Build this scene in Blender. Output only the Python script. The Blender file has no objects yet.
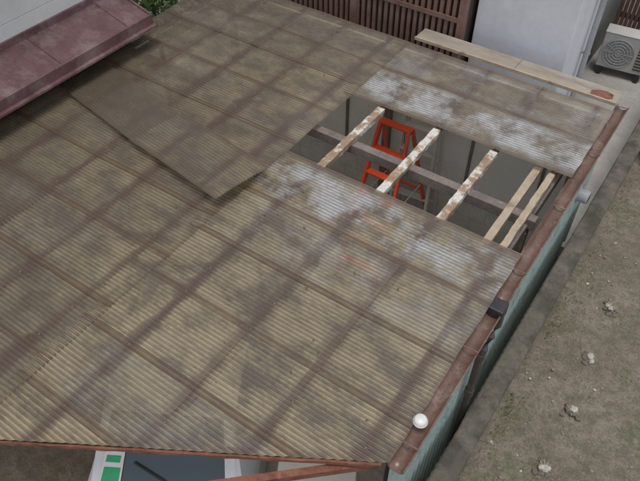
import bpy, bmesh, math, random
from mathutils import Vector, Matrix, noise
random.seed(7)
S=bpy.context.scene
S.view_settings.view_transform='Standard'; S.view_settings.look='None'; S.view_settings.exposure=0
COL=bpy.context.collection

# ---------------------------------------------------------------- node helpers
class NT:
    def __init__(s,name):
        s.m=bpy.data.materials.new(name); s.m.use_nodes=True; s.t=s.m.node_tree
        s.b=s.t.nodes["Principled BSDF"]
        s.tc=s.t.nodes.new("ShaderNodeTexCoord")
    def n(s,typ,**kw):
        x=s.t.nodes.new(typ)
        for k,v in kw.items(): setattr(x,k,v)
        return x
    def l(s,a,b): s.t.links.new(a,b)
    def val(s,x,inp):
        if hasattr(x,'links') or isinstance(x,bpy.types.NodeSocket): s.l(x,inp)
        else: inp.default_value=x
    def math(s,op,a,b=0.0,c=0.0,clamp=False):
        x=s.n("ShaderNodeMath",operation=op); x.use_clamp=clamp
        s.val(a,x.inputs[0]); s.val(b,x.inputs[1]); s.val(c,x.inputs[2]); return x.outputs[0]
    def mapping(s,scale=(1,1,1),loc=(0,0,0),rot=(0,0,0),src=None):
        x=s.n("ShaderNodeMapping"); x.inputs["Scale"].default_value=scale; x.inputs["Location"].default_value=loc; x.inputs["Rotation"].default_value=rot
        s.l(src or s.tc.outputs["Object"],x.inputs["Vector"]); return x.outputs[0]
    def noise(s,scale,detail=4,rough=.6,vec=None,dist=0):
        x=s.n("ShaderNodeTexNoise"); x.inputs["Scale"].default_value=scale; x.inputs["Detail"].default_value=detail; x.inputs["Roughness"].default_value=rough; x.inputs["Distortion"].default_value=dist
        s.l(vec or s.tc.outputs["Object"],x.inputs["Vector"]); return x.outputs["Fac"]
    def ramp(s,f,a,b,lo=0.0,hi=1.0):
        x=s.n("ShaderNodeMapRange"); x.clamp=True
        s.val(f,x.inputs[0]); x.inputs[1].default_value=a; x.inputs[2].default_value=b; x.inputs[3].default_value=lo; x.inputs[4].default_value=hi
        return x.outputs[0]
    def mix(s,f,a,b,mode='MIX'):
        x=s.n("ShaderNodeMix",data_type='RGBA',blend_type=mode)
        s.val(f,x.inputs[0])
        for v,i in ((a,6),(b,7)):
            if isinstance(v,tuple): x.inputs[i].default_value=(*v[:3],1)
            else: s.l(v,x.inputs[i])
        return x.outputs[2]
    def bump(s,h,strength=.3,dist=.01):
        x=s.n("ShaderNodeBump"); x.inputs["Strength"].default_value=strength; x.inputs["Distance"].default_value=dist
        s.l(h,x.inputs["Height"]); s.l(x.outputs[0],s.b.inputs["Normal"])
def mat(name,c1,c2,scale=6,rough=.7,bump=.3,c3=None,stretch=(1,1,1),metal=0,lo=.35,hi=.65,s3=2.0,t3=(.55,.7),bd=.01,grime=.35):
    t=NT(name); v=t.mapping(scale=stretch)
    f=t.noise(scale,4,.65,v); c=t.mix(t.ramp(f,lo,hi),c1,c2)
    if c3: c=t.mix(t.ramp(t.noise(s3,4,.7,v),*t3),c,c3)
    f2=t.noise(scale*9,2,.7,v)
    c=t.mix(t.ramp(f2,.3,.7,.0,grime),c,tuple(x*.5 for x in c1))
    t.l(c,t.b.inputs["Base Color"]); t.b.inputs["Roughness"].default_value=rough; t.b.inputs["Metallic"].default_value=metal
    if bump: t.bump(f2,bump,bd)
    return t.m

# ---------------------------------------------------------------- mesh helpers
def empty(name,loc=(0,0,0),rz=0):
    o=bpy.data.objects.new(name,None); o.location=loc; o.rotation_euler=(0,0,rz); COL.objects.link(o); return o
def obj(name,me,m=None,parent=None,bevel=0,smooth=False):
    o=bpy.data.objects.new(name,me); COL.objects.link(o)
    if m:
        for k in (m if isinstance(m,list) else [m]): me.materials.append(k)
    if parent: o.parent=parent
    if bevel:
        b=o.modifiers.new("b",'BEVEL'); b.width=bevel; b.segments=2; b.limit_method='ANGLE'
    if smooth:
        for p in me.polygons: p.use_smooth=True
    return o
def pydata(name,V,Fc,m=None,parent=None,**k):
    me=bpy.data.meshes.new(name); me.from_pydata([tuple(v) for v in V],[],Fc); me.update(); return obj(name,me,m,parent,**k)
BF=[(0,3,2,1),(4,5,6,7),(0,1,5,4),(1,2,6,5),(2,3,7,6),(3,0,4,7)]
def boxv(x0,x1,y0,y1,z0,z1): return [(x0,y0,z0),(x1,y0,z0),(x1,y1,z0),(x0,y1,z0),(x0,y0,z1),(x1,y0,z1),(x1,y1,z1),(x0,y1,z1)]
def beamv(p0,p1,w,h,upv=Vector((0,0,1))):
    p0=Vector(p0);p1=Vector(p1);d=(p1-p0).normalized()
    if abs(d.dot(upv))>.95: upv=Vector((0,1,0))
    s=d.cross(upv).normalized(); u=s.cross(d)
    V=[]
    for q in (p0,p1):
        for a,b in ((-1,-1),(1,-1),(1,1),(-1,1)): V.append(q+s*a*w/2+u*b*h/2)
    return V,[(0,1,2,3),(7,6,5,4),(0,4,5,1),(1,5,6,2),(2,6,7,3),(3,7,4,0)]
class MB:
    def __init__(s): s.V=[];s.F=[];s.M=[]
    def add(s,V,F,mi=0):
        o=len(s.V); s.V+= [tuple(v) for v in V]; s.F+=[tuple(i+o for i in f) for f in F]; s.M+=[mi]*len(F); return s
    def box(s,*a,mi=0): return s.add(boxv(*a),BF,mi)
    def beam(s,p0,p1,w,h,mi=0): V,F=beamv(p0,p1,w,h); return s.add(V,F,mi)
    def tube(s,pts,r,n=12,mi=0,cap=True):
        pts=[Vector(p) for p in pts]; V=[];F=[]
        for i,p in enumerate(pts):
            d=(pts[min(i+1,len(pts)-1)]-pts[max(i-1,0)]).normalized()
            u=Vector((0,0,1)) if abs(d.z)<.9 else Vector((0,1,0))
            a=d.cross(u).normalized(); b=d.cross(a)
            rr=r[i] if isinstance(r,(list,tuple)) else r
            for k in range(n):
                t=2*math.pi*k/n; V.append(p+(a*math.cos(t)+b*math.sin(t))*rr)
        for i in range(len(pts)-1):
            for k in range(n): F.append((i*n+k,i*n+(k+1)%n,(i+1)*n+(k+1)%n,(i+1)*n+k))
        if cap: F.append(tuple(range(n))[::-1]); F.append(tuple(range((len(pts)-1)*n,len(pts)*n)))
        return s.add(V,F,mi)
    def out(s,name,m,parent=None,**k):
        o=pydata(name,s.V,s.F,m,parent,**k)
        for p,i in zip(o.data.polygons,s.M): p.material_index=i
        bm=bmesh.new(); bm.from_mesh(o.data); bmesh.ops.recalc_face_normals(bm,faces=bm.faces); bm.to_mesh(o.data); bm.free()
        return o
def subdiv_wood(p0,p1,w,h,jit,seg=14):
    """timber with slightly ragged faces"""
    p0=Vector(p0);p1=Vector(p1);d=(p1-p0).normalized(); s=d.cross(Vector((0,0,1))).normalized(); u=s.cross(d); V=[];F=[]
    ring=[(-.5,-.5),(.5,-.5),(.5,.5),(.17,.52),(-.17,.5),(-.5,.5)]; n=len(ring)
    for i in range(seg+1):
        q=p0.lerp(p1,i/seg)
        for a,b in ring: V.append(q+s*(a*w+random.uniform(-jit,jit))+u*(b*h+random.uniform(-jit,jit)))
    for i in range(seg):
        for k in range(n): F.append((i*n+k,i*n+(k+1)%n,(i+1)*n+(k+1)%n,(i+1)*n+k))
    F.append(tuple(range(n))[::-1]); F.append(tuple(range(seg*n,seg*n+n)))
    return V,F

# ---------------------------------------------------------------- materials
PUR=[-.85,-1.43,-2.04,-2.68,-3.29,-3.9,-4.51,-5.12,-5.73]
def roof_mat(name,loose=False):
    t=NT(name)
    def uvs(nm):
        u=t.n("ShaderNodeUVMap"); u.uv_map=nm; s_=t.n("ShaderNodeSeparateXYZ"); t.l(u.outputs[0],s_.inputs[0]); return s_.outputs[0],s_.outputs[1]
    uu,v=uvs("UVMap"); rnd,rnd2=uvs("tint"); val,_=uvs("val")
    pos=t.tc.outputs["Object"]; sp=t.n("ShaderNodeSeparateXYZ"); t.l(pos,sp.inputs[0])
    base=t.mix(t.ramp(t.noise(1.3,3,.6),.38,.62),(.42,.335,.205),(.31,.26,.185))
    base=t.mix(t.ramp(rnd,.35,1.0,0,.85),base,(.54,.445,.275))
    base=t.mix(t.ramp(rnd,.5,0.0,0,.75),base,(.235,.20,.155))
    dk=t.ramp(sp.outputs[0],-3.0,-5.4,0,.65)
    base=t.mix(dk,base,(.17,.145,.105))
    bl=t.noise(3.2,5,.7,t.mapping(scale=(.8,1.3,1)))
    base=t.mix(t.ramp(bl,.44,.60,0,.85),base,(.15,.12,.10))
    base=t.mix(t.ramp(bl,.42,.28,0,.5),base,(.60,.51,.36))
    n1=t.noise(3.4,4,.6,t.mapping(loc=(1,3,5)))
    xx=t.math('ADD',sp.outputs[0],t.math('MULTIPLY',t.math('SUBTRACT',n1,.5),.03))
    fr=t.math('FRACT',t.math('DIVIDE',t.math('ADD',xx,.85+6.1+.305),.61)) # .5 on purlin
    dist=t.math('ABSOLUTE',t.math('SUBTRACT',fr,.5))
    width=t.ramp(n1,.35,.7,.06,.19)
    band=t.math('SUBTRACT',1.0,t.math('DIVIDE',dist,width),clamp=True)
    band=t.math('POWER',band,.5)
    band=t.math('MULTIPLY',band,t.ramp(t.noise(1.5,4,.65,t.mapping(loc=(9,1,0))),.38,.56,.3,1.0))
    base=t.mix(t.math('MULTIPLY',band,.88),base,(.095,.062,.070))
    strip=t.ramp(dist,.056,.048,0,1)
    base=t.mix(t.math('MULTIPLY',strip,.6),base,(.17,.11,.085))
    ed=t.math('MINIMUM',v,t.math('SUBTRACT',1.0,v))
    e1=t.ramp(ed,.0,.10,1,0); e1=t.math('MULTIPLY',e1,t.ramp(n1,.35,.6,.55,1))
    base=t.mix(t.math('MULTIPLY',e1,.85),base,(.155,.10,.075))
    base=t.mix(t.ramp(ed,.075,.065,0,.45),base,(.17,.11,.08))
    eu=t.math('MINIMUM',uu,t.math('SUBTRACT',1.0,uu))
    base=t.mix(t.ramp(eu,0,.02,.6,0),base,(.12,.09,.07))
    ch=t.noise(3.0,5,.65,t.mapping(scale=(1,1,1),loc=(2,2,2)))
    glare=t.math('MULTIPLY',t.ramp(ch,.43,.60,0,1),t.ramp(rnd2,.1,1.0,0.0,.95))
    glare=t.math('MULTIPLY',glare,t.ramp(ed,.05,.2,0,1))
    base=t.mix(glare,base,(.80,.82,.84))  # whitish sky glare painted into the sheet colour, strongest beside the opening
    fine=t.noise(45,3,.7,t.mapping(scale=(.35,1.3,1))); base=t.mix(t.ramp(fine,.4,.75,0,.4),base,(.12,.095,.08))
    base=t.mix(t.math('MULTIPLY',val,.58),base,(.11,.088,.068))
    if loose: base=t.mix(.5,base,(.12,.095,.068))
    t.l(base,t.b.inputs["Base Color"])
    r=t.ramp(ch,.4,.6,.32,.18); t.l(r,t.b.inputs["Roughness"])
    t.b.inputs["IOR"].default_value=1.58
    t.b.inputs["Coat Weight"].default_value=.5; t.b.inputs["Coat Roughness"].default_value=.12
    t.bump(fine,.1,.002)
    tl=t.n("ShaderNodeBsdfTranslucent"); tl.inputs[0].default_value=(.9,.8,.6,1)
    m1=t.n("ShaderNodeMixShader"); m1.inputs[0].default_value=.1 if loose else .18
    t.l(t.b.outputs[0],m1.inputs[1]); t.l(tl.outputs[0],m1.inputs[2])
    tr=t.n("ShaderNodeBsdfTransparent"); tr.inputs[0].default_value=(1,.9,.7,1)
    ms=t.n("ShaderNodeMixShader"); ms.inputs[0].default_value=.08 if loose else .18
    t.l(m1.outputs[0],ms.inputs[1]); t.l(tr.outputs[0],ms.inputs[2])
    t.l(ms.outputs[0],t.t.nodes["Material Output"].inputs["Surface"])
    return t.m
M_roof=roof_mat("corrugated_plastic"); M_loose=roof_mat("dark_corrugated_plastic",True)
M_woodpaint=mat("peeling_painted_wood",(.33,.22,.14),(.46,.33,.22),5,.85,.5,c3=(.76,.73,.66),s3=5,t3=(.50,.58))
M_wood=mat("old_wood",(.13,.085,.055),(.22,.15,.10),7,.85,.4)
M_beam=mat("grey_beam",(.17,.14,.125),(.28,.225,.19),6,.85,.4)
M_newwood=mat("pale_timber",(.52,.42,.30),(.42,.32,.22),6,.8,.3,c3=(.2,.14,.10),s3=4)
M_gutter=mat("brown_gutter",(.17,.098,.072),(.245,.155,.12),3,.35,.1,c3=(.36,.27,.22),s3=4,t3=(.52,.7),metal=.15)
M_pipe=mat("brown_pipe",(.07,.05,.045),(.10,.075,.065),4,.4,.1)
M_black=mat("black_plastic",(.03,.027,.03),(.05,.045,.045),8,.5,.1)
M_teal=mat("teal_panel",(.44,.57,.52),(.56,.66,.61),3,.55,.1,c3=(.25,.29,.25),s3=3,t3=(.5,.72))
M_conc=mat("concrete_block",(.26,.24,.21),(.17,.155,.13),5,.95,.6,c3=(.09,.09,.07),s3=2.3,t3=(.5,.68))
M_cap=mat("mossy_coping",(.19,.165,.13),(.11,.095,.075),4,.95,.8,c3=(.06,.055,.04),s3=3,t3=(.46,.62),grime=.6)
M_slab=mat("concrete_floor",(.50,.48,.45),(.40,.39,.36),3,.9,.3)
M_white=mat("white_render",(.78,.78,.81),(.73,.73,.77),1.5,.8,.1,c3=(.60,.60,.62),s3=.9,t3=(.48,.72),grime=.12)
M_white2=mat("white_siding",(.78,.78,.75),(.73,.73,.70),1.5,.75,.1,grime=.1)
M_awn=mat("maroon_metal",(.135,.068,.07),(.20,.108,.108),3,.4,.1,c3=(.29,.21,.20),s3=2.5,t3=(.48,.70))
M_slat=mat("redbrown_slats",(.22,.12,.09),(.31,.19,.15),5,.7,.2)
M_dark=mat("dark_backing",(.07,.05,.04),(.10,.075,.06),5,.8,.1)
M_ply=mat("weathered_plywood",(.42,.36,.29),(.34,.29,.235),2.5,.85,.2,c3=(.24,.20,.16),s3=2,t3=(.5,.68),stretch=(.5,2,1))
M_rust=mat("rusty_steel",(.19,.07,.045),(.30,.13,.08),9,.9,.5,c3=(.09,.045,.035),s3=6)
M_red=mat("red_ladder",(.74,.09,.035),(.62,.075,.03),5,.45,.1,grime=.15)
M_alu=mat("aluminium",(.70,.70,.70),(.60,.60,.60),6,.4,.1,metal=.3)
M_ac=mat("ac_casing",(.66,.65,.60),(.58,.57,.53),3,.5,.05,grime=.2)
M_pvc=mat("grey_pvc",(.45,.46,.48),(.38,.39,.41),4,.5,.05)
M_cream=mat("white_plastic",(.80,.78,.74),(.74,.72,.68),6,.4,.05,grime=.1)
M_car=mat("car_paint",(.74,.75,.76),(.72,.73,.74),3,.2,0,grime=.05)
def glassy(name,c,r=.05):
    t=NT(name); t.l(t.mix(t.noise(3),c,tuple(x*1.4 for x in c)),t.b.inputs["Base Color"]); t.b.inputs["Roughness"].default_value=r; t.b.inputs["Coat Weight"].default_value=.8; return t.m
M_glass=glassy("car_glass",(.03,.05,.055))
M_tyre=mat("tyre",(.02,.02,.02),(.03,.03,.03),9,.85,.2)
M_inwall=mat("inner_wall",(.80,.80,.78),(.74,.74,.72),2.2,.85,.15,c3=(.62,.62,.58),s3=1.6,t3=(.5,.75),grime=.12)

def dirt(name,green=.5):
    t=NT(name)
    c=t.mix(t.ramp(t.noise(1.2,5,.65),.38,.62),(.31,.255,.19),(.43,.365,.285))
    c=t.mix(t.ramp(t.noise(9,5,.75),.42,.6,0,.7),c,(.20,.165,.12))
    g=t.math('MULTIPLY',t.ramp(t.noise(1.9,5,.75,t.mapping(loc=(3,1,0))),.44,.58,0,1),t.ramp(t.noise(22,3,.7),.4,.6,.2,1))
    c=t.mix(t.math('MULTIPLY',g,green),c,(.165,.18,.085))
    f=t.noise(55,3,.8)
    c=t.mix(t.ramp(f,.56,.7,0,.6),c,(.58,.52,.43))
    c=t.mix(t.ramp(f,.45,.3,0,.8),c,(.12,.10,.07))
    t.l(c,t.b.inputs["Base Color"]); t.b.inputs["Roughness"].default_value=.95
    t.bump(t.noise(30,5,.8),1,.04); return t.m
M_dirt=dirt("dirt_lot_soil",.8); M_soil=dirt("brown_soil",.25)

# ---------------------------------------------------------------- ground
pydata("ground",[(-400,-400,0),(400,-400,0),(400,400,0),(-400,400,0)],[(0,1,2,3)],M_soil)
V=[];Fc=[];nx,ny=70,150
for j in range(ny+1):
    for i in range(nx+1):
        x=-.40+ (i/nx)**1.6*14; y=-4+j/ny*26
        V.append((x,y,.75+.05*noise.noise((x*1.1,y*1.1,0))+.018*noise.noise((x*5,y*5,3))))
for j in range(ny):
    for i in range(nx): a=j*(nx+1)+i; Fc.append((a,a+1,a+nx+2,a+nx+1))
pydata("dirt_lot",V,Fc,M_dirt,smooth=True)
pydata("concrete_floor",boxv(-5.75,-.55,1.9,12.5,-.1,.05),BF,M_slab)

mb=MB()
for k in range(11000):
    x=-.36+random.random()**1.3*5; y=random.uniform(1.5,12)
    d=noise.noise((x*.9+3,y*.9,5))+.25*noise.noise((x*4,y*4,1))
    if d<.03 and random.random()>.1: continue
    z=.73+.05*noise.noise((x*1.1,y*1.1,0)); h=random.uniform(.02,.07); a=random.uniform(0,6.28); w=.006
    lx,ly=math.cos(a),math.sin(a); t=random.uniform(-.03,.03)
    mb.add([(x-lx*w,y-ly*w,z),(x+lx*w,y+ly*w,z),(x+t,y+random.uniform(-.03,.03),z+h)],[(0,1,2)],0 if random.random()<.5 else 1)
for k in range(900):
    y=random.uniform(1.5,12); 
    if noise.noise((y*1.3,2,2))<.0: continue
    x=-.36+abs(random.gauss(0,.06)); a=random.uniform(0,6.28); w=.007; z=.74
    mb.add([(x-math.cos(a)*w,y-math.sin(a)*w,z),(x+math.cos(a)*w,y+math.sin(a)*w,z),(x+random.uniform(-.02,.06),y+random.uniform(-.05,.05),z+random.uniform(.03,.10))],[(0,1,2)],0)
M_gr=mat("grass_blade",(.13,.17,.06),(.18,.2,.09),8,.8,0); M_gr2=mat("dry_grass_blade",(.42,.37,.23),(.32,.29,.17),8,.85,0)
mb.out("grass",[M_gr,M_gr2])
def ico(c,r,flat=.6,j=.35):
    bm=bmesh.new(); bmesh.ops.create_icosphere(bm,subdivisions=1,radius=1)
    V=[(c[0]+v.co.x*r*random.uniform(1-j,1+j),c[1]+v.co.y*r*random.uniform(1-j,1+j),c[2]+v.co.z*r*flat*random.uniform(1-j,1+j)) for v in bm.verts]
    F=[tuple(x.index for x in f.verts) for f in bm.faces]; bm.free(); return V,F
mb=MB()
for k in range(900):
    x=-.33+random.random()**1.3*4; y=random.uniform(1.5,11)
    mb.add(*ico((x,y,.755),random.uniform(.005,.018)),0 if random.random()<.4 else 1)
M_stone=mat("pebble",(.62,.58,.51),(.42,.39,.34),20,.9,.2); M_stone2=mat("dark_pebble",(.22,.19,.15),(.32,.28,.22),20,.9,.2)
mb.out("pebbles",[M_stone,M_stone2])
M_straw=mat("straw",(.6,.55,.44),(.45,.41,.31),9,.9,0); M_dsoil=mat("damp_soil",(.15,.125,.095),(.22,.185,.14),9,.95,.5)
for (x,y) in [(.11,5.39),(.16,4.64),(.22,3.96),(.21,3.27),(1.0,4.6),(1.05,5.6)]:
    mb=MB()
    for k in range(5): mb.add(*ico((x+random.uniform(-.035,.035),y+random.uniform(-.035,.035),.785),random.uniform(.018,.036),.8),0)
    for k in range(9): mb.add(*ico((x+random.uniform(-.08,.08),y+random.uniform(-.08,.08),.765),random.uniform(.02,.045),.5),2)
    for k in range(50):
        a=random.uniform(0,6.28); r=random.uniform(.02,.08); z0=.76
        lx,ly=math.cos(a),math.sin(a)
        mb.add([(x-ly*.004,y+lx*.004,z0),(x+ly*.004,y-lx*.004,z0),(x+lx*r,y+ly*r,z0+random.uniform(.02,.08))],[(0,1,2)],1)
    mb.out("dry_plant_stub",[M_stone,M_straw,M_dsoil])

# ---------------------------------------------------------------- carport
carport=empty("carport")
PITCH=.035; AMP=.0065
def eave_y(x): return 1.75+(x+.7)*.598
def sheet(V,F,UV,TI,VA,x0,x1,y0,y1,z,nx=26,tint=(.5,.5),sag=.012,xf=None,lift=None):
    npd=max(2,round((y1-y0)/PITCH)); ny=npd*8; o=len(V); sk=random.uniform(-.012,.012)
    for i in range(nx+1):
        for j in range(ny+1):
            x=x0+(x1-x0)*i/nx; y=y0+(y1-y0)*j/ny; c=math.cos(2*math.pi*j/8)
            zz=z+AMP*c+sag*noise.noise((x*1.3,y*1.6,z*3))+.005*noise.noise((x*5,y*5,2))
            p=Vector((x+.01*noise.noise((y*6,z,3)),y+sk*(i/nx-.5),zz))
            if lift: p.z+=lift(i/nx,j/ny)
            if xf: p=xf@p
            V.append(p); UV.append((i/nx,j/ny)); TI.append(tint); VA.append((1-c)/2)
    for i in range(nx):
        for j in range(ny):
            a=o+i*(ny+1)+j; F.append((a,a+ny+1,a+ny+2,a+1))
def sheets_obj(name,V,F,UV,TI,VA,m,parent,cut=False):
    me=bpy.data.meshes.new(name); me.from_pydata([tuple(v) for v in V],[],F)
    for nm in ("UVMap","tint","val"): me.uv_layers.new(name=nm)
    idx=[l.vertex_index for l in me.loops]
    f1=[];f2=[];f3=[]
    for i in idx: f1+=UV[i]; f2+=TI[i]; f3+=(VA[i],0.0)
    me.uv_layers["UVMap"].data.foreach_set("uv",f1)
    me.uv_layers["tint"].data.foreach_set("uv",f2)
    me.uv_layers["val"].data.foreach_set("uv",f3)
    if cut:
        bm=bmesh.new(); bm.from_mesh(me)
        n=Vector((.598,-1,0)).normalized()
        bmesh.ops.bisect_plane(bm,geom=bm.verts[:]+bm.edges[:]+bm.faces[:],plane_co=(-.7,1.75,0),plane_no=n,clear_outer=True)
        bm.to_mesh(me); bm.free()
    return obj(name,me,m,parent,smooth=True)
V,F,UV,TI,VA=[],[],[],[],[]
rows=[-1.56+.6*i for i in range(13)]+[6.24]
Z0=2.5
for r in range(len(rows)-1):
    y0=rows[r]; y1=rows[r+1]+.064
    if rows[r]>6.1: y1=6.46
    spans=[(-.68,-3.16),(-3.05,-5.92)]
    if r%2: spans=[(-.68,-3.16),(-3.05,-4.55),(-4.45,-5.92)]
    for k,(xa,xb) in enumerate(spans):
        if k==0 and 3.7<y0<5.0: continue
        if y1+.2<eave_y(xb): continue
        t=(random.random(), random.random()*.25)
        if k==0 and 3.1<y0<3.3: t=(.6,.9)
        if k==0 and 2.5<y0<2.7: t=(.75,.35)
        if k==0 and 5.0<y0<5.2: t=(.3,.9)
        if k==0 and 5.2<y0<5.8: t=(.2,.4)
        if k==0 and y0<2.5: t=(random.uniform(.4,1),random.random()*.3)
        if k>=1: t=(t[0]*.7,t[1]*.9)
        off=.17 if (k and y0<5.5) else 0; off1=.17 if (k and rows[r]<4.9) else 0
        sheet(V,F,UV,TI,VA,xa,xb,y0+off,y1+off1,Z0+.004*k+.0025*(r%2),nx=30,tint=t)
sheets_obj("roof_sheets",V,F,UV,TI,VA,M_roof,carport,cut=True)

for i,x in enumerate(PUR):
    y0=eave_y(x)+.05
    Vv,Ff=subdiv_wood((x,y0,2.455),(x,3.86,2.455),.05,.045,.002,20); pydata("purlin_front",Vv,Ff,M_wood,carport)
    if x>-3.1:
        Vv,Ff=subdiv_wood((x,3.865,2.457),(x,5.03,2.457),.08 if i else .06,.06,.004,26); pydata("purlin_exposed",Vv,Ff,M_woodpaint if i else M_newwood,carport)
        Vv,Ff=subdiv_wood((x,5.035,2.455),(x,6.35,2.455),.05,.045,.002,12); pydata("purlin_back",Vv,Ff,M_wood,carport)
    else:
        Vv,Ff=subdiv_wood((x,3.865,2.455),(x,6.35,2.455),.05,.045,.002,20); pydata("purlin_back",Vv,Ff,M_wood,carport)
Vv,Ff=subdiv_wood((-1.0,3.8,2.42),(-1.0,5.1,2.42),.07,.05,.002); pydata("edge_timber",Vv,Ff,M_newwood,carport)
mb=MB()
for y in (2.3,4.45,6.2):
    mb.beam((-5.8,y,2.37),(-.75,y,2.37),.09,.105)
mb.out("rafters",M_beam,carport,bevel=.004)
MB().beam((-.84,eave_y(-.84)+.1,2.3),(-.84,6.3,2.3),.07,.12).beam((-5.75,-1.0,2.3),(-5.75,6.3,2.3),.07,.1).out("wall_plate",M_beam,carport)
mb=MB()
for x,y in ((-.84,2.05),(-.84,4.45),(-.84,6.2),(-5.7,2.3),(-5.7,4.45),(-5.7,6.2),(-3.2,6.2)): mb.box(x-.045,x+.045,y-.045,y+.045,0,2.25)
mb.out("posts",M_beam,carport,bevel=.004)
MB().beam((-5.7,eave_y(-5.7)+.035,2.455),(-.75,eave_y(-.75)+.035,2.455),.04,.06).out("eave_batten",M_wood,carport)
Vv,Ff=subdiv_wood((-5.85,eave_y(-5.85)-.008,2.472),(-.72,eave_y(-.72)-.008,2.472),.016,.03,.003,70); pydata("eave_lip",Vv,Ff,M_rust,carport)
MB().beam((-1.85,.78,2.36),(-.74,1.78,2.40),.05,.06).out("rusty_eave_beam",M_rust,carport)
pts=[]; y=1.85
while y<6.45:
    pts+= [(-.70,y),(-.70,y+.055),(-.685,y+.065),(-.685,y+.09),(-.70,y+.1)]; y+=.1
Vv=[];Ff=[]
for (a,b) in pts: Vv+=[(a,b,.02),(a,b,2.36)]
for i in range(len(pts)-1): Ff.append((2*i,2*i+2,2*i+3,2*i+1))
pydata("side_wall_sheet",Vv,Ff,M_teal,carport).modifiers.new("s",'SOLIDIFY').thickness=.003
mb=MB()
x=-5.7
while x<-.85:
    mb.box(x,min(x+.905,-.8),6.36,6.39,.7,2.36); x+=.91
mb.out("back_wall_panels",M_inwall,carport,bevel=.003)
mb=MB()
for r in range(3):
    x=-5.9-(r%2)*.2
    while x<-.8:
        mb.box(x+.003,x+.397,6.33,6.43,.05+r*.2+.003,.05+(r+1)*.2-.003); x+=.4
M_conc2=mat("pale_block",(.66,.66,.63),(.56,.56,.53),5,.95,.5)
mb.out("back_wall_blocks",M_conc2,carport,bevel=.004)
MB().box(-5.7,-.8,6.335,6.41,.05,.66).out("back_wall_mortar",M_slab,carport)
mb=MB()
for x in (-3.9,-2.99,-2.08,-1.17): mb.box(x-.015,x+.015,6.33,6.358,.67,2.36)
mb.out("back_wall_studs",M_beam,carport)
def gutter(x,y0,y1,z,r,name):
    Vv=[];Ff=[];n=12;seg=20
    for i in range(seg+1):
        yy=y0+(y1-y0)*i/seg; dz=.006*noise.noise((yy*1.5,x,0))
        for k in range(n+1):
            a=math.pi*k/n; Vv.append((x-math.cos(a)*r,yy,z+dz-math.sin(a)*r*.85))
    for i in range(seg):
        for k in range(n): a=i*(n+1)+k; Ff.append((a,a+1,a+n+2,a+n+1))
    o=pydata(name,Vv,Ff,M_gutter,carport,smooth=True); m=o.modifiers.new("s",'SOLIDIFY'); m.thickness=.004
    mb=MB(); mb.tube([(x+r,y0,z),(x+r,y1,z)],.007,8); mb.tube([(x-r,y0,z),(x-r,y1,z)],.005,8); mb.out(name+"_lip",M_gutter,carport)
gutter(-.635,3.36,6.5,2.47,.055,"gutter")
gutter(-.64,1.78,3.3,2.44,.06,"gutter_lower")
MB().box(-.71,-.565,3.27,3.40,2.36,2.49).out("gutter_hopper",M_black,carport,bevel=.01)
mb=MB()
for y in [1.95+.9*i for i in range(6)]: mb.beam((-.70,y,2.475),(-.57,y,2.485),.014,.003)
mb.out("gutter_brackets",M_gutter,carport)
mb=MB()
for k in range(420):
    y=random.uniform(1.85,6.4)
    if noise.noise((y*2.1,3,3))<.02: continue
    x=-.636+random.gauss(0,.014); z=(2.47 if y>3.4 else 2.44)-.047
    mb.add(*ico((x,y,z),random.uniform(.003,.009),.6))
mb.out("gutter_debris",M_dsoil,carport)
MB().tube([(-.59,3.33,2.37),(-.59,3.33,2.26),(-.60,3.28,2.16),(-.61,3.22,2.05),(-.62,3.2,1.95),(-.62,3.2,.1)],.032,12).tube([(-.62,3.2,1.45),(-.62,3.2,1.36)],.042,12).tube([(-.62,3.2,2.0),(-.62,3.2,1.93)],.04,12).out("downpipe",M_pipe,carport)
MB().box(-.70,-.695,3.3,6.45,2.4,2.49).box(-.70,-.695,1.85,3.3,2.4,2.49).out("fascia",M_gutter,carport)
mb=MB()
for x in PUR:
    for y in [r+.03 for r in rows]:
        for dy in (0,.29):
            yy=y+dy
            if yy<eave_y(x)+.05 or (x>-3.1 and 3.9<yy<5.0) or yy>6.3: continue
            mb.tube([(x,yy,2.505),(x,yy,2.515)],[.009,.005],7)
mb.out("roof_nail_caps",M_beam,carport)

def lathe(prof,c,n=24):
    V=[];F=[]
    for r,z in prof:
        for k in range(n):
            a=2*math.pi*k/n; V.append((c[0]+r*math.cos(a),c[1]+r*math.sin(a),c[2]+z))
    for i in range(len(prof)-1):
        for k in range(n): F.append((i*n+k,i*n+(k+1)%n,(i+1)*n+(k+1)%n,(i+1)*n+k))
    return V,F
Vv,Ff=lathe([(.0,-.01),(.04,-.01),(.05,0),(.052,.008),(.046,.012),(.046,.02),(.042,.035),(.03,.043),(.001,.047)],(-.655,2.13,2.49))
pydata("round_vent_cap",Vv,Ff,M_cream,smooth=True)

def loose(name,c0,c1,width,z,tint,rise):
    p0=Vector((*c0,0));p1=Vector((*c1,0)); d=(p1-p0); L=d.length; ang=math.atan2(d.y,d.x)
    V,F,UV,TI,VA=[],[],[],[],[]
    X=Matrix.Translation((p0.x,p0.y,z))@Matrix.Rotation(ang,4,'Z')
    sheet(V,F,UV,TI,VA,0,L,0,width,0,nx=30,tint=tint,sag=.0,xf=X,lift=lambda u,v:rise*(.5*u*u+.3*abs(math.sin(u*3)))+.02*(1-v)*u)
    return sheets_obj(name,V,F,UV,TI,VA,M_loose,None)
loose("corrugated_sheet",(-5.70,3.37),(-4.15,3.07),.60,2.545,(.0,.1),.04)
loose("corrugated_sheet.001",(-4.32,3.10),(-3.07,2.88),.62,2.59,(.8,.2),.07)

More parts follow.
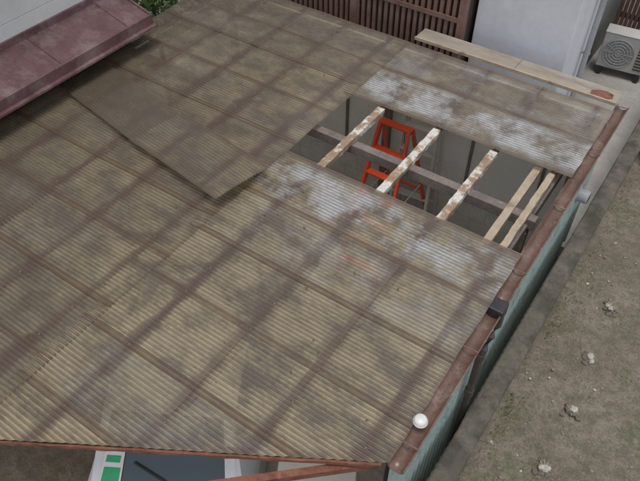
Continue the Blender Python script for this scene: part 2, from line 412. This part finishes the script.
mb=MB()
for k in range(200):
    x=random.uniform(-5.8,-.8); y=random.uniform(-1,6.3)
    if random.random()<.6:
        x=random.choice(PUR)+random.gauss(0,.05)
    if y<eave_y(x)+.1 or (x>-3.15 and 3.8<y<5.1): continue
    s=random.uniform(.003,.009); a=random.uniform(0,6.28); c,s_=math.cos(a)*s,math.sin(a)*s; z=2.516+random.uniform(0,.004)
    mb.add([(x-c*2,y-s_*2,z),(x+s_,y-c,z+.006),(x+c*2,y+s_*2,z+.003),(x-s_,y+c,z+.004)],[(0,1,2,3)])
M_litter=mat("dead_leaf",(.13,.08,.05),(.2,.13,.08),9,.9,0)
mb.out("leaf_litter",M_litter)

ply=empty("plywood_board")
MB().box(-3.05,-1.83,6.42,6.66,2.51,2.524).box(-1.826,-.70,6.42,6.66,2.508,2.522).out("board",M_ply,ply,bevel=.002)
Vv=[(-.98,6.43),(-.9,6.425),(-.8,6.44),(-.76,6.47),(-.77,6.54),(-.85,6.57),(-.93,6.55),(-.99,6.5)]
MB().add([(x,y,2.526) for x,y in Vv]+[(x,y,2.53) for x,y in Vv],[tuple(range(8))[::-1],tuple(range(8,16))]+[(i,(i+1)%8,8+(i+1)%8,8+i) for i in range(8)]).out("rust_patch_plate",M_rust,ply)
MB().box(-3.05,-.70,6.395,6.418,2.50,2.535).out("batten",M_newwood,ply)

# ---------------------------------------------------------------- block boundary wall
wall=empty("block_wall")
mb=MB()
for r in range(6):
    y=-3-(r%2)*.2
    while y<14:
        mb.box(-.54,-.40,y+.004,y+.396,r*.19+.004,(r+1)*.19-.004); y+=.4
mb.out("blocks",M_conc,wall,bevel=.004)
MB().box(-.53,-.41,-3,14,0,1.13).out("mortar",M_cap,wall)
Vv=[];Ff=[];seg=340
for i in range(seg+1):
    y=-3+17*i/seg
    j=lambda s:.006*noise.noise((y*3,s,0))+.004*noise.noise((y*14,s,5))
    Vv+=[(-.565+j(1),y,1.145),(-.565+j(1),y,1.19+j(2)),(-.55+j(3),y,1.203+j(4)),(-.47,y,1.207+j(5)),(-.39+j(6),y,1.203+j(7)),(-.375+j(8),y,1.19+j(9)),(-.375+j(8),y,1.145)]
for i in range(seg):
    for k in range(7): Ff.append((i*7+k,i*7+(k+1)%7,(i+1)*7+(k+1)%7,(i+1)*7+k))
pydata("coping",Vv,Ff,M_cap,wall)
# ---------------------------------------------------------------- left house with awning
house=empty("white_house")
mb=MB()
for i in range(12):
    z=i*.46; mb.box(-9.5,-5.98,-3,4.66,z+.002,z+.458)
mb.out("walls",M_white2,house,bevel=.004)
MB().box(-9.4,-5.99,-2.9,4.64,0,5.5).out("wall_core",M_white2,house)
MB().box(-10,-5.6,-3.3,4.9,5.5,5.6).out("roof",M_awn,house)
MB().box(-5.975,-5.80,.8,3.35,3.93,4.02).box(-5.975,-5.93,.9,3.3,4.02,5.0).out("window_sill",M_awn,house,bevel=.005)
aw=empty("awning"); aw.parent=house
mb=MB(); y=-3.0
while y<4.55:
    y2=min(y+.91,4.62)
    mb.add([(-5.97,y,2.99),(-5.47,y,2.85),(-5.47,y2-.002,2.85),(-5.97,y2-.002,2.99),(-5.97,y,3.005),(-5.47,y,2.865),(-5.47,y2-.002,2.865),(-5.97,y2-.002,3.005)],BF)
    V_,F_=beamv((-5.97,y,3.01),(-5.46,y,2.868),.014,.014); mb.add(V_,F_)
    y+=.91
V_,F_=beamv((-5.97,4.61,3.01),(-5.46,4.61,2.868),.025,.03); mb.add(V_,F_)
mb.out("awning_sheet",M_awn,aw,bevel=.003)
MB().box(-5.475,-5.445,-3,4.625,2.75,2.876).box(-5.46,-5.40,-3,4.63,2.735,2.765).box(-5.97,-5.45,4.60,4.622,2.76,2.86).out("awning_fascia",M_awn,aw,bevel=.005)
MB().box(-5.978,-5.95,-3,4.66,3.0,3.07).out("flashing",M_awn,aw)
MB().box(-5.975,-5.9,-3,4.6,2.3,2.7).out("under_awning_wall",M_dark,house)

# ---------------------------------------------------------------- slatted wooden house front
sl=empty("slatted_building")
mb=MB(); x=-5.6
while x<-2.72:
    mb.box(x,x+.045,6.82,6.86,.3,4.6); x+=.082
mb.out("slats",M_slat,sl,bevel=.003)
MB().box(-5.7,-2.66,6.80,6.88,4.6,4.7).box(-5.7,-2.66,6.80,6.818,2.62,2.68).box(-5.7,-2.66,6.80,6.818,3.5,3.56).box(-4.2,-4.1,6.79,6.9,0,4.7).box(-2.72,-2.64,6.79,6.9,0,4.7).out("rails",M_slat,sl,bevel=.003)
MB().box(-9,-2.66,6.95,10.5,0,4.8).out("wall",M_dark,sl)
MB().box(-9,-5.7,6.85,6.945,0,4.8).out("plaster_wall",M_white2,sl)
MB().box(-9.2,-2.66,6.5,10.7,4.85,5.0).out("roof",M_awn,sl)
# ---------------------------------------------------------------- white building at back
wb=empty("white_building")
MB().box(-2.6,-1.45,7.05,7.95,0,5.2).out("walls",M_white,wb,bevel=.01)
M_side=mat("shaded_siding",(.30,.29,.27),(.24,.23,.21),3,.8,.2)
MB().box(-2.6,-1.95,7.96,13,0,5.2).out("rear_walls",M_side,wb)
MB().box(-2.58,-1.47,7.04,7.05,0,.4).out("plinth",M_slab,wb)
MB().box(-2.7,-1.3,6.9,13.1,5.2,5.35).out("roof",M_awn,wb)
MB().tube([(-1.38,7.75,.1),(-1.38,7.75,5.1)],.035,12).out("downpipe",M_pvc,wb)
mb=MB()
for z in (1,2.2,2.9,3.6,4.6): mb.box(-1.45,-1.34,7.735,7.765,z,z+.03)
mb.out("pipe_brackets",M_pvc,wb)
# ---------------------------------------------------------------- AC unit
ac=empty("air_conditioner_outdoor_unit",(-1.40,11.3,.15),-math.pi/2+.1)
MB().box(-.15,.15,-.4,.4,.05,.68).out("casing",M_ac,ac,bevel=.015)
mb=MB()
for k in range(1,6):
    r=.05*k; mb.tube([(.165,-.1+r*math.cos(a*math.pi/14),.36+r*math.sin(a*math.pi/14)) for a in range(29)],.005,6)
for a in range(12):
    c,s_=math.cos(a*math.pi/6),math.sin(a*math.pi/6); mb.tube([(.163,-.1,.36),(.163,-.1+.25*c,.36+.25*s_)],.004,5)
mb.out("fan_grille",M_ac,ac)
MB().tube([(.151,-.1,.36),(.155,-.1,.36)],.26,28).out("fan_opening",M_pvc,ac)
mb=MB()
for k in range(9): mb.box(.15,.158,.2,.37,.13+k*.055,.15+k*.055)
mb.out("side_louvres",M_dark,ac)
MB().box(-.16,.16,-.35,-.28,-.1,.05).box(-.16,.16,.28,.35,-.1,.05).out("feet",M_black,ac)
MB().box(-.156,.156,-.405,.405,.68,.695).out("top_cover",M_ac,ac,bevel=.006)
mb=MB()
for k in range(18): mb.box(-1.94+k*.08,-1.88+k*.08,12.6,12.64,0,1.8)
mb.box(-1.95,-.5,12.64,12.68,.4,.5); mb.box(-1.95,-.5,12.64,12.68,1.4,1.5)
mb.out("wooden_fence",M_slat)

vh=empty("round_vent_hood",(-.69,6.1,1.5))
MB().tube([(0,0,0),(.1,0,0),(.115,0,0)],[.075,.075,.06],20).out("hood",M_pvc,vh)
MB().tube([(-.0,0,0),(.012,0,0)],.095,20).out("flange",M_pvc,vh)
mb=MB()
for k in range(5): mb.box(.116,.12,-.05,.05,-.04+k*.018,-.034+k*.018)
mb.out("slats",M_black,vh)

# ---------------------------------------------------------------- ladders
lad=empty("red_stepladder",(-2.66,5.35,.05))
def ladder(par,m,m2,h,w0,w1,lean,steps,rear=True):
    mb=MB()
    for s in (-1,1):
        mb.beam((s*w1/2,-lean,0),(s*w0/2,0,h),.035,.07)
        if rear: mb.beam((s*w1/2*1.02,lean,0),(s*w0/2*1.02,.06,h),.025,.05)
    for k in range(1,steps+1):
        t=k/(steps+1); w=w1+(w0-w1)*t; y=-lean*(1-t)
        mb.box(-w/2+.012,w/2-.012,y-.045,y+.045,h*t-.014,h*t+.014)
        if rear and k%2: yb=lean*(1-t)+.06*t; mb.box(-w/2+.012,w/2-.012,yb-.012,yb+.012,h*t-.012,h*t+.012)
    mb.box(-w0/2-.02,w0/2+.02,-.03,.07,h,h+.02)
    mb.out("frame",m,par,bevel=.003)
    mb=MB()
    for s in (-1,1):
        mb.beam((s*(w1+w0)/4*1.04,-lean*.5,h*.5),(s*(w1+w0)/4*1.04,lean*.53,h*.5),.008,.02)
        mb.beam((s*(w0/2+.022),-.02,h*.9),(s*(w0/2+.022),-.005,h*.985),.006,.05)
    mb.out("spreaders",m2,par)
ladder(lad,M_red,M_alu,2.0,.36,.56,.72,6)
al=empty("aluminium_stepladder",(-2.62,6.0,.05),.1)
ladder(al,M_alu,M_alu,2.3,.40,.52,.22,6)

# ---------------------------------------------------------------- parked car
car=empty("parked_car",(-2.78,1.85,0),math.radians(-59.8))
st=[
(1.72,.60,.32,.50,.5,.55),(1.66,.70,.25,.66,.6,.74),(1.35,.735,.22,.80,.62,.88),(1.0,.74,.2,.88,.64,.95),
(.38,.74,.2,.92,.56,1.50),(.1,.74,.2,.92,.57,1.54),(-.5,.74,.2,.92,.57,1.55),(-1.2,.74,.2,.93,.56,1.52),(-1.55,.735,.22,.93,.55,1.2),(-1.68,.71,.25,.85,.52,.93),(-1.72,.66,.3,.6,.5,.66)]
Vv=[];Ff=[];Mi=[]
for (x,w,z0,zb,wt,zt) in st:
    ring=[(w*.9,z0),(w,z0+.12),(w,zb-.12),(w*.97,zb),(wt,zt-.03),(wt*.85,zt),(-wt*.85,zt),(-wt,zt-.03),(-w*.97,zb),(-w,zb-.12),(-w,z0+.12),(-w*.9,z0)]
    Vv+=[(x,y,z) for y,z in ring]
n=12
for i in range(len(st)-1):
    for k in range(n):
        Ff.append((i*n+k,i*n+(k+1)%n,(i+1)*n+(k+1)%n,(i+1)*n+k))
        g=0
        if k in (3,7) and 4<=i<=6: g=1
        if i==3 and k in (5,): g=1
        if i==7 and k==5: g=1
        Mi.append(g)
Ff.append(tuple(range(n))[::-1]); Mi.append(0); Ff.append(tuple(range((len(st)-1)*n,len(st)*n))); Mi.append(0)
o=pydata("body",Vv,Ff,[M_car,M_glass],car,bevel=.012)
for p_,i in zip(o.data.polygons,Mi): p_.material_index=i
mb=MB()
for x in (1.1,-1.1):
    for s in (-1,1): mb.tube([(x,s*.60,.28),(x,s*.75,.28)],.28,28)
mb.out("tyres",M_tyre,car)
mb=MB()
for x in (1.1,-1.1):
    for s in (-1,1): mb.tube([(x,s*.751,.28),(x,s*.758,.28)],.17,20)
mb.out("wheel_covers",M_alu,car)
mb=MB()
for s in (-1,1): mb.box(.85,.95,s*.83-.08,s*.83+.08,.93,1.04); mb.beam((.88,s*.70,.92),(.88,s*.78,.98),.03,.03)
mb.out("mirrors",M_black,car,bevel=.02)
mb=MB()
for s in (-1,1): mb.box(1.55,1.70,s*.53-.1,s*.53+.1,.56,.68)
mb.out("headlights",M_cream,car,bevel=.02)
MB().box(1.70,1.735,-.17,.17,.36,.46).out("number_plate",M_cream,car)
mb=MB(); mb.tube([(1.0,.35,.975),(.80,.0,1.155),(.70,-.25,1.24)],.008,6); mb.tube([(1.0,-.2,.975),(.84,-.55,1.10)],.008,6); mb.box(.98,1.04,-.6,.6,.955,.965)
mb.out("wipers",M_black,car)
def wsp(t,y,off=.012):
    n_=Vector((.55,0,.62)).normalized(); q=Vector((1.0,y,.95)).lerp(Vector((.38,y,1.5)),t)+n_*off; return q
M_green=mat("green_tag",(.03,.38,.15),(.04,.44,.18),8,.5,0)
pydata("tag_border",[wsp(.25,-.36),wsp(.25,-.54),wsp(.60,-.50),wsp(.60,-.33)],[(0,1,2,3)],M_cream,car)
pydata("tag_green",[wsp(.28,-.375,.015),wsp(.28,-.525,.015),wsp(.44,-.50,.015),wsp(.44,-.36,.015)],[(0,1,2,3)],M_green,car)
pydata("tag_print",[wsp(.49,-.37,.015),wsp(.49,-.49,.015),wsp(.56,-.48,.015),wsp(.56,-.36,.015)],[(0,1,2,3)],M_green,car)
MB().tube([tuple(wsp(.98,y,.006)) for y in (-.46,-.2,.1,.46)],.012,8).tube([tuple(wsp(.0,y,.006)) for y in (-.5,-.2,.2,.5)],.012,8).out("screen_seal",M_black,car)

wbx=empty("white_storage_box",(-1.35,1.95,0),math.radians(30))
MB().box(-.35,.3,-.25,.25,.02,.9).out("box",M_cream,wbx,bevel=.02)
MB().box(-.37,.32,-.27,.27,.9,.95).out("lid",M_cream,wbx,bevel=.012)

# ---------------------------------------------------------------- shrubs
M_leaf=mat("leaf",(.07,.13,.035),(.11,.19,.05),6,.6,0); M_leaf2=mat("leaf_light",(.16,.26,.07),(.12,.19,.05),6,.6,0)
M_bark=mat("bark",(.09,.06,.04),(.13,.1,.07),12,.9,.4)
def shrub(name,c,r,n,h0=0):
    e=empty(name); mb=MB()
    mb.tube([(c[0],c[1],h0),(c[0]+.03,c[1],(h0+c[2])/2),(c[0],c[1]+.02,c[2])],[.05,.035,.015],8)
    for k in range(9):
        d=Vector((random.uniform(-1,1),random.uniform(-1,1),random.uniform(-.3,1))).normalized()*r*.8
        mb.tube([(c[0],c[1],c[2]-.4*r),(c[0]+d.x*.5,c[1]+d.y*.5,c[2]+d.z*.4),(c[0]+d.x,c[1]+d.y,c[2]+d.z)],[.018,.012,.005],6)
    mb.out("branches",M_bark,e)
    mb=MB()
    for k in range(n):
        d=Vector((random.gauss(0,1),random.gauss(0,1),random.gauss(0,1))).normalized()
        rr=r*(.55+.45*random.random())*(1+.35*noise.noise(d*2.2+Vector(c)))
        q=Vector(c)+d*rr; s=random.uniform(.02,.045); a=Vector((random.uniform(-1,1),random.uniform(-1,1),random.uniform(-.4,.6))).normalized(); b=a.cross(d+Vector((.01,.02,.3))).normalized()
        mb.add([q-a*s,q+b*s*.5,q+a*s,q-b*s*.5],[(0,1,2,3)],0 if random.random()<.6 else 1)
    mb.out("leaves",[M_leaf,M_leaf2],e)
shrub("garden_shrub",(-6.75,5.75,2.6),.75,5200)
shrub("garden_shrub.001",(-.95,12.0,1.0),.5,2500)
shrub("garden_shrub.002",(-.12,8.3,1.0),.3,1600,.7)

# ---------------------------------------------------------------- camera
p=math.radians(46.7); a=math.radians(34.45); f=660
Fv=Vector((-math.sin(a),math.cos(a),0)); R=Vector((math.cos(a),math.sin(a),0)); Zv=Vector((0,0,1))
fw=Fv*math.cos(p)-Zv*math.sin(p); up=Fv*math.sin(p)+Zv*math.cos(p)
cam=bpy.data.cameras.new("camera");o=bpy.data.objects.new("camera",cam);COL.objects.link(o);S.camera=o
o.matrix_world=Matrix(((R.x,up.x,-fw.x,0),(R.y,up.y,-fw.y,0),(R.z,up.z,-fw.z,6.5),(0,0,0,1)))
cam.sensor_width=36; cam.lens=36*f/640; cam.clip_end=2000
# ---------------------------------------------------------------- light
sd=Vector((.12,-.15,.98)).normalized()
w=bpy.data.worlds.new("World");S.world=w;w.use_nodes=True; nt=w.node_tree
sky=nt.nodes.new("ShaderNodeTexSky"); sky.sky_type='NISHITA'; sky.sun_disc=False; sky.sun_elevation=math.asin(sd.z); sky.sun_rotation=math.atan2(sd.x,sd.y)
hs=nt.nodes.new("ShaderNodeHueSaturation"); hs.inputs["Saturation"].default_value=.4
nt.links.new(sky.outputs[0],hs.inputs["Color"]); nt.links.new(hs.outputs[0],nt.nodes["Background"].inputs[0]); nt.nodes["Background"].inputs[1].default_value=.15
L=bpy.data.lights.new("sun",'SUN'); L.energy=1.75; L.angle=math.radians(22); L.color=(1,.97,.93)
lo=bpy.data.objects.new("sun",L); COL.objects.link(lo); lo.rotation_euler=sd.to_track_quat('Z','Y').to_euler()
